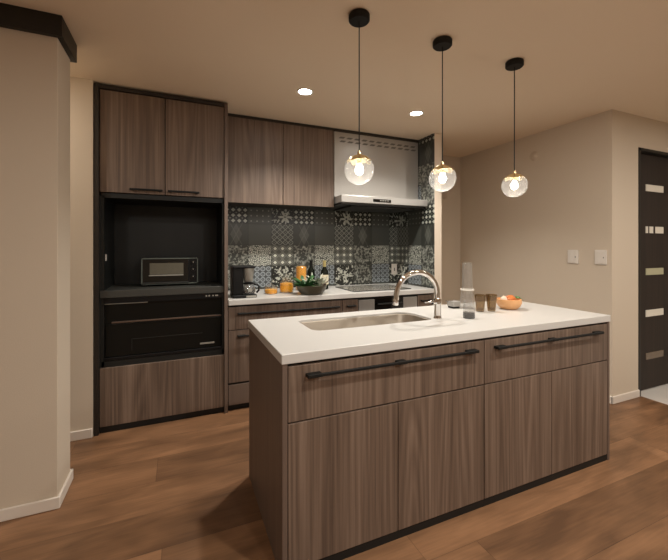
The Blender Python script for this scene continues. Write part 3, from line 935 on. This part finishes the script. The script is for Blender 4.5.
# planted bowl
pl = thing('planter_bowl', (1.04, 2.90, 0.85), 'wide grey green bowl planted with dark and pale leaves on the back worktop', 'planter')
px_, py_ = 1.045, 2.91
c = (px_, py_, 0.8503)
MB().lathe([(0, 0), (0.085, 0), (0.093, 0.004), (0.119, 0.036), (0.132, 0.078), (0.128, 0.08), (0.113, 0.04), (0.085, 0.012), (0, 0.01)], c, 44).build('pot', M['pot'], pl, smooth=True)
MB().lathe([(0, 0.02), (0.08, 0.03), (0.112, 0.062), (0, 0.068)], c, 32).build('soil', M['coffee'], pl, smooth=True)
rnd = random.Random(8)
def leaves(n, cx, cy, spread, L0, L1, wd, z0, lift):
    m = MB()
    for i in range(n):
        a = rnd.uniform(0, 2 * math.pi)
        r0 = spread * math.sqrt(rnd.random())
        p = Vector((cx + r0 * math.cos(a), cy + r0 * math.sin(a), z0))
        a += rnd.uniform(-0.7, 0.7)
        d = Vector((math.cos(a), math.sin(a), 0))
        L = rnd.uniform(L0, L1)
        up = rnd.uniform(*lift)
        pts = [p + d * (L * t) + Vector((0, 0, L * (up * t - 0.9 * t * t * (0.4 + 0.3 * up)))) for t in (0, 0.3, 0.6, 0.85, 1)]
        side = Vector((-d.y, d.x, rnd.uniform(-0.4, 0.4))).normalized()
        m.ribbon(pts, [wd * 0.3, wd * 0.9, wd, wd * 0.6, wd * 0.05], side)
    return m
leaves(80, px_ - 0.055, py_ - 0.01, 0.06, 0.05, 0.10, 0.015, 0.918, (0.7, 1.9)).build('dark_foliage', M['leafdark'], pl, solid=0.001)
leaves(60, px_ + 0.035, py_ - 0.01, 0.060, 0.05, 0.10, 0.0052, 0.922, (0.9, 2.1)).build('pale_foliage', M['leafpale'], pl, solid=0.001)
leaves(30, px_ - 0.02, py_ - 0.03, 0.05, 0.05, 0.08, 0.010, 0.915, (0.4, 1.2)).build('green_foliage', M['leaf'], pl, solid=0.001)
m = MB().tube([(px_ + 0.09, py_ - 0.02, 0.915), (px_ + 0.125, py_ - 0.03, 0.945), (px_ + 0.15, py_ - 0.03, 0.965)], [0.006, 0.006, 0.003], 8)
m.build('twig', M['brownline'], pl, smooth=True)

# ================================================================== LIGHT FITTINGS
def downlight(x, y, label):
    t = thing('downlight', (x, y, CEIL), label, 'ceiling light', 'recessed downlights over the back worktop')
    MB().lathe([(0.046, -0.0005), (0.060, -0.0005), (0.060, -0.004), (0.054, -0.007), (0.046, -0.005), (0.046, -0.0005)], (x, y, CEIL), 36).build('trim_ring', M['white'], t, smooth=True)
    MB().lathe([(0, -0.0006), (0.046, -0.0006), (0.046, -0.003), (0, -0.003)], (x, y, CEIL), 36).build('lens', M['lens'], t, smooth=True)
    return t
d1 = downlight(DOWN[0][0], DOWN[0][1], 'left recessed ceiling downlight, in front of the wall cabinet')
copy_tree(d1, (DOWN[1][0], DOWN[1][1], CEIL), 'right recessed ceiling downlight, in front of the range hood')

GZ, GR = 1.615, 0.0705
def pendant(x, y, label):
    t = thing('pendant_lamp', (x, y, CEIL), label, 'pendant lamp', 'glass globe pendants over the island')
    MB().lathe([(0, -0.0005), (0.046, -0.0005), (0.050, -0.006), (0.050, -0.029), (0.045, -0.035), (0, -0.035)], (x, y, CEIL), 36).build('ceiling_rose', M['black'], t, smooth=True)
    MB().tube([(x, y, CEIL - 0.034), (x, y, GZ + GR + 0.004)], 0.0028, 10).build('cord', M['black'], t, smooth=True)
    prof = []
    for i in range(0, 25):
        a = math.pi * i / 24
        prof.append((GR * math.sin(a) if 0 < i < 24 else 0, GR * math.cos(a)))
    MB().lathe(prof, (x, y, GZ), 44).build('globe', M['globe'], t, smooth=True)
    # gold cap that runs down the glass in soft waves
    m = MB()
    prof = []
    R2 = GR + 0.0012
    seg, rows = 48, 9
    verts = []
    for k in range(rows + 1):
        ring = []
        for i in range(seg):
            a = 2 * math.pi * i / seg
            amax = math.radians(57 + 4.0 * math.sin(5 * a + 0.6) + 3 * math.sin(9 * a))
            ph = 0.10 + (amax - 0.10) * k / rows
            ring.append(m.bm.verts.new((x + R2 * math.sin(ph) * math.cos(a), y + R2 * math.sin(ph) * math.sin(a), GZ + R2 * math.cos(ph))))
        verts.append(ring)
    for a_, b_ in zip(verts, verts[1:]):
        for i in range(seg):
            jj = (i + 1) % seg
            m.bm.faces.new((a_[i], a_[jj], b_[jj], b_[i]))
    cp_ = m.build('gold_cap', M['gold'], t, smooth=True, solid=0.0008)
    MB().lathe([(0, 0.016), (0.008, 0.016), (0.010, 0.0), (0.010, -0.004), (0, -0.004)], (x, y, GZ + GR), 24).build('cord_grip', M['gold'], cp_, smooth=True)
    MB().lathe([(0, 0.066), (0.012, 0.066), (0.012, 0.034), (0.010, 0.028), (0, 0.028)], (x, y, GZ), 24).build('socket', M['gold'], t, smooth=True)
    MB().lathe([(0, 0.028), (0.009, 0.028), (0.016, 0.012), (0.020, -0.004), (0.014, -0.018), (0, -0.024)], (x, y, GZ), 24).build('bulb', M['bulb'], t, smooth=True)
    return t
PX = [(0.785, 1.52), (1.290, 1.535), (1.828, 1.54)]
labs = ['glass globe pendant with gold cap, nearest the range hood side, leftmost of three',
        'glass globe pendant with gold cap, middle of the three over the island',
        'glass globe pendant with gold cap, rightmost of three, nearest the entry door']
p1 = pendant(PX[0][0], PX[0][1], labs[0])
copy_tree(p1, (PX[1][0], PX[1][1], CEIL), labs[1])
copy_tree(p1, (PX[2][0], PX[2][1], CEIL), labs[2])
for x, y in PX:
    d = bpy.data.lights.new('pendant_bulb', 'POINT')
    d.energy = PENDANT_POWER
    d.color = (1.0, 0.95, 0.88)
    d.shadow_soft_size = 0.02
    o = bpy.data.objects.new('pendant_bulb', d)
    o.location = (x, y, GZ - 0.045)
    COL.objects.link(o)

# switches and wall vents
def switch(y, label):
    t = thing('light_switch', (3.176, y, 1.167), label, 'switch', 'switches on the right wall')
    box('plate', M['white'], (3.166, 3.1758, y - 0.046, y + 0.046, 1.107, 1.227), t, bev=0.003)
    rk = box('rocker', M['white'], (3.1635, 3.167, y - 0.030, y + 0.030, 1.117, 1.217), t, bev=0.002)
    box('indicator', M['filter'], (3.1625, 3.164, y - 0.027, y - 0.021, 1.160, 1.170), rk)
    return t
s1 = switch(2.071, 'white light switch farther from the wall corner, left of two')
copy_tree(s1, (3.176, 1.845, 1.167), 'white light switch closer to the wall corner by the door')
def vent(c, axis, label):
    m = MB().lathe([(0, 0.012), (0.030, 0.012), (0.034, 0.010), (0.036, 0.006), (0.044, 0.004), (0.046, 0.0003), (0, 0.0003)], (0, 0, 0), 32)
    k = MB().lathe([(0, 0.0155), (0.014, 0.0155), (0.016, 0.0118), (0, 0.0118)], (0, 0, 0), 24)
    t = thing('wall_vent', c, label, 'vent')
    for mm, nm in ((m, 'cover'), (k, 'cap')):
        for v in mm.bm.verts:
            p = v.co.copy()
            v.co = (Vector((-p.z, p.x, p.y)) if axis == 'x' else Vector((p.x, -p.z, p.y))) + Vector(c)
        mm.build(nm, M['tan_plastic'], t, smooth=True)
vent((3.176, 2.453, 2.137), 'x', 'small round cover high on the right wall above the switches')
vent((2.93, YB, 1.87), 'y', 'faint round cover on the shadowed back wall beside the middle pendant')
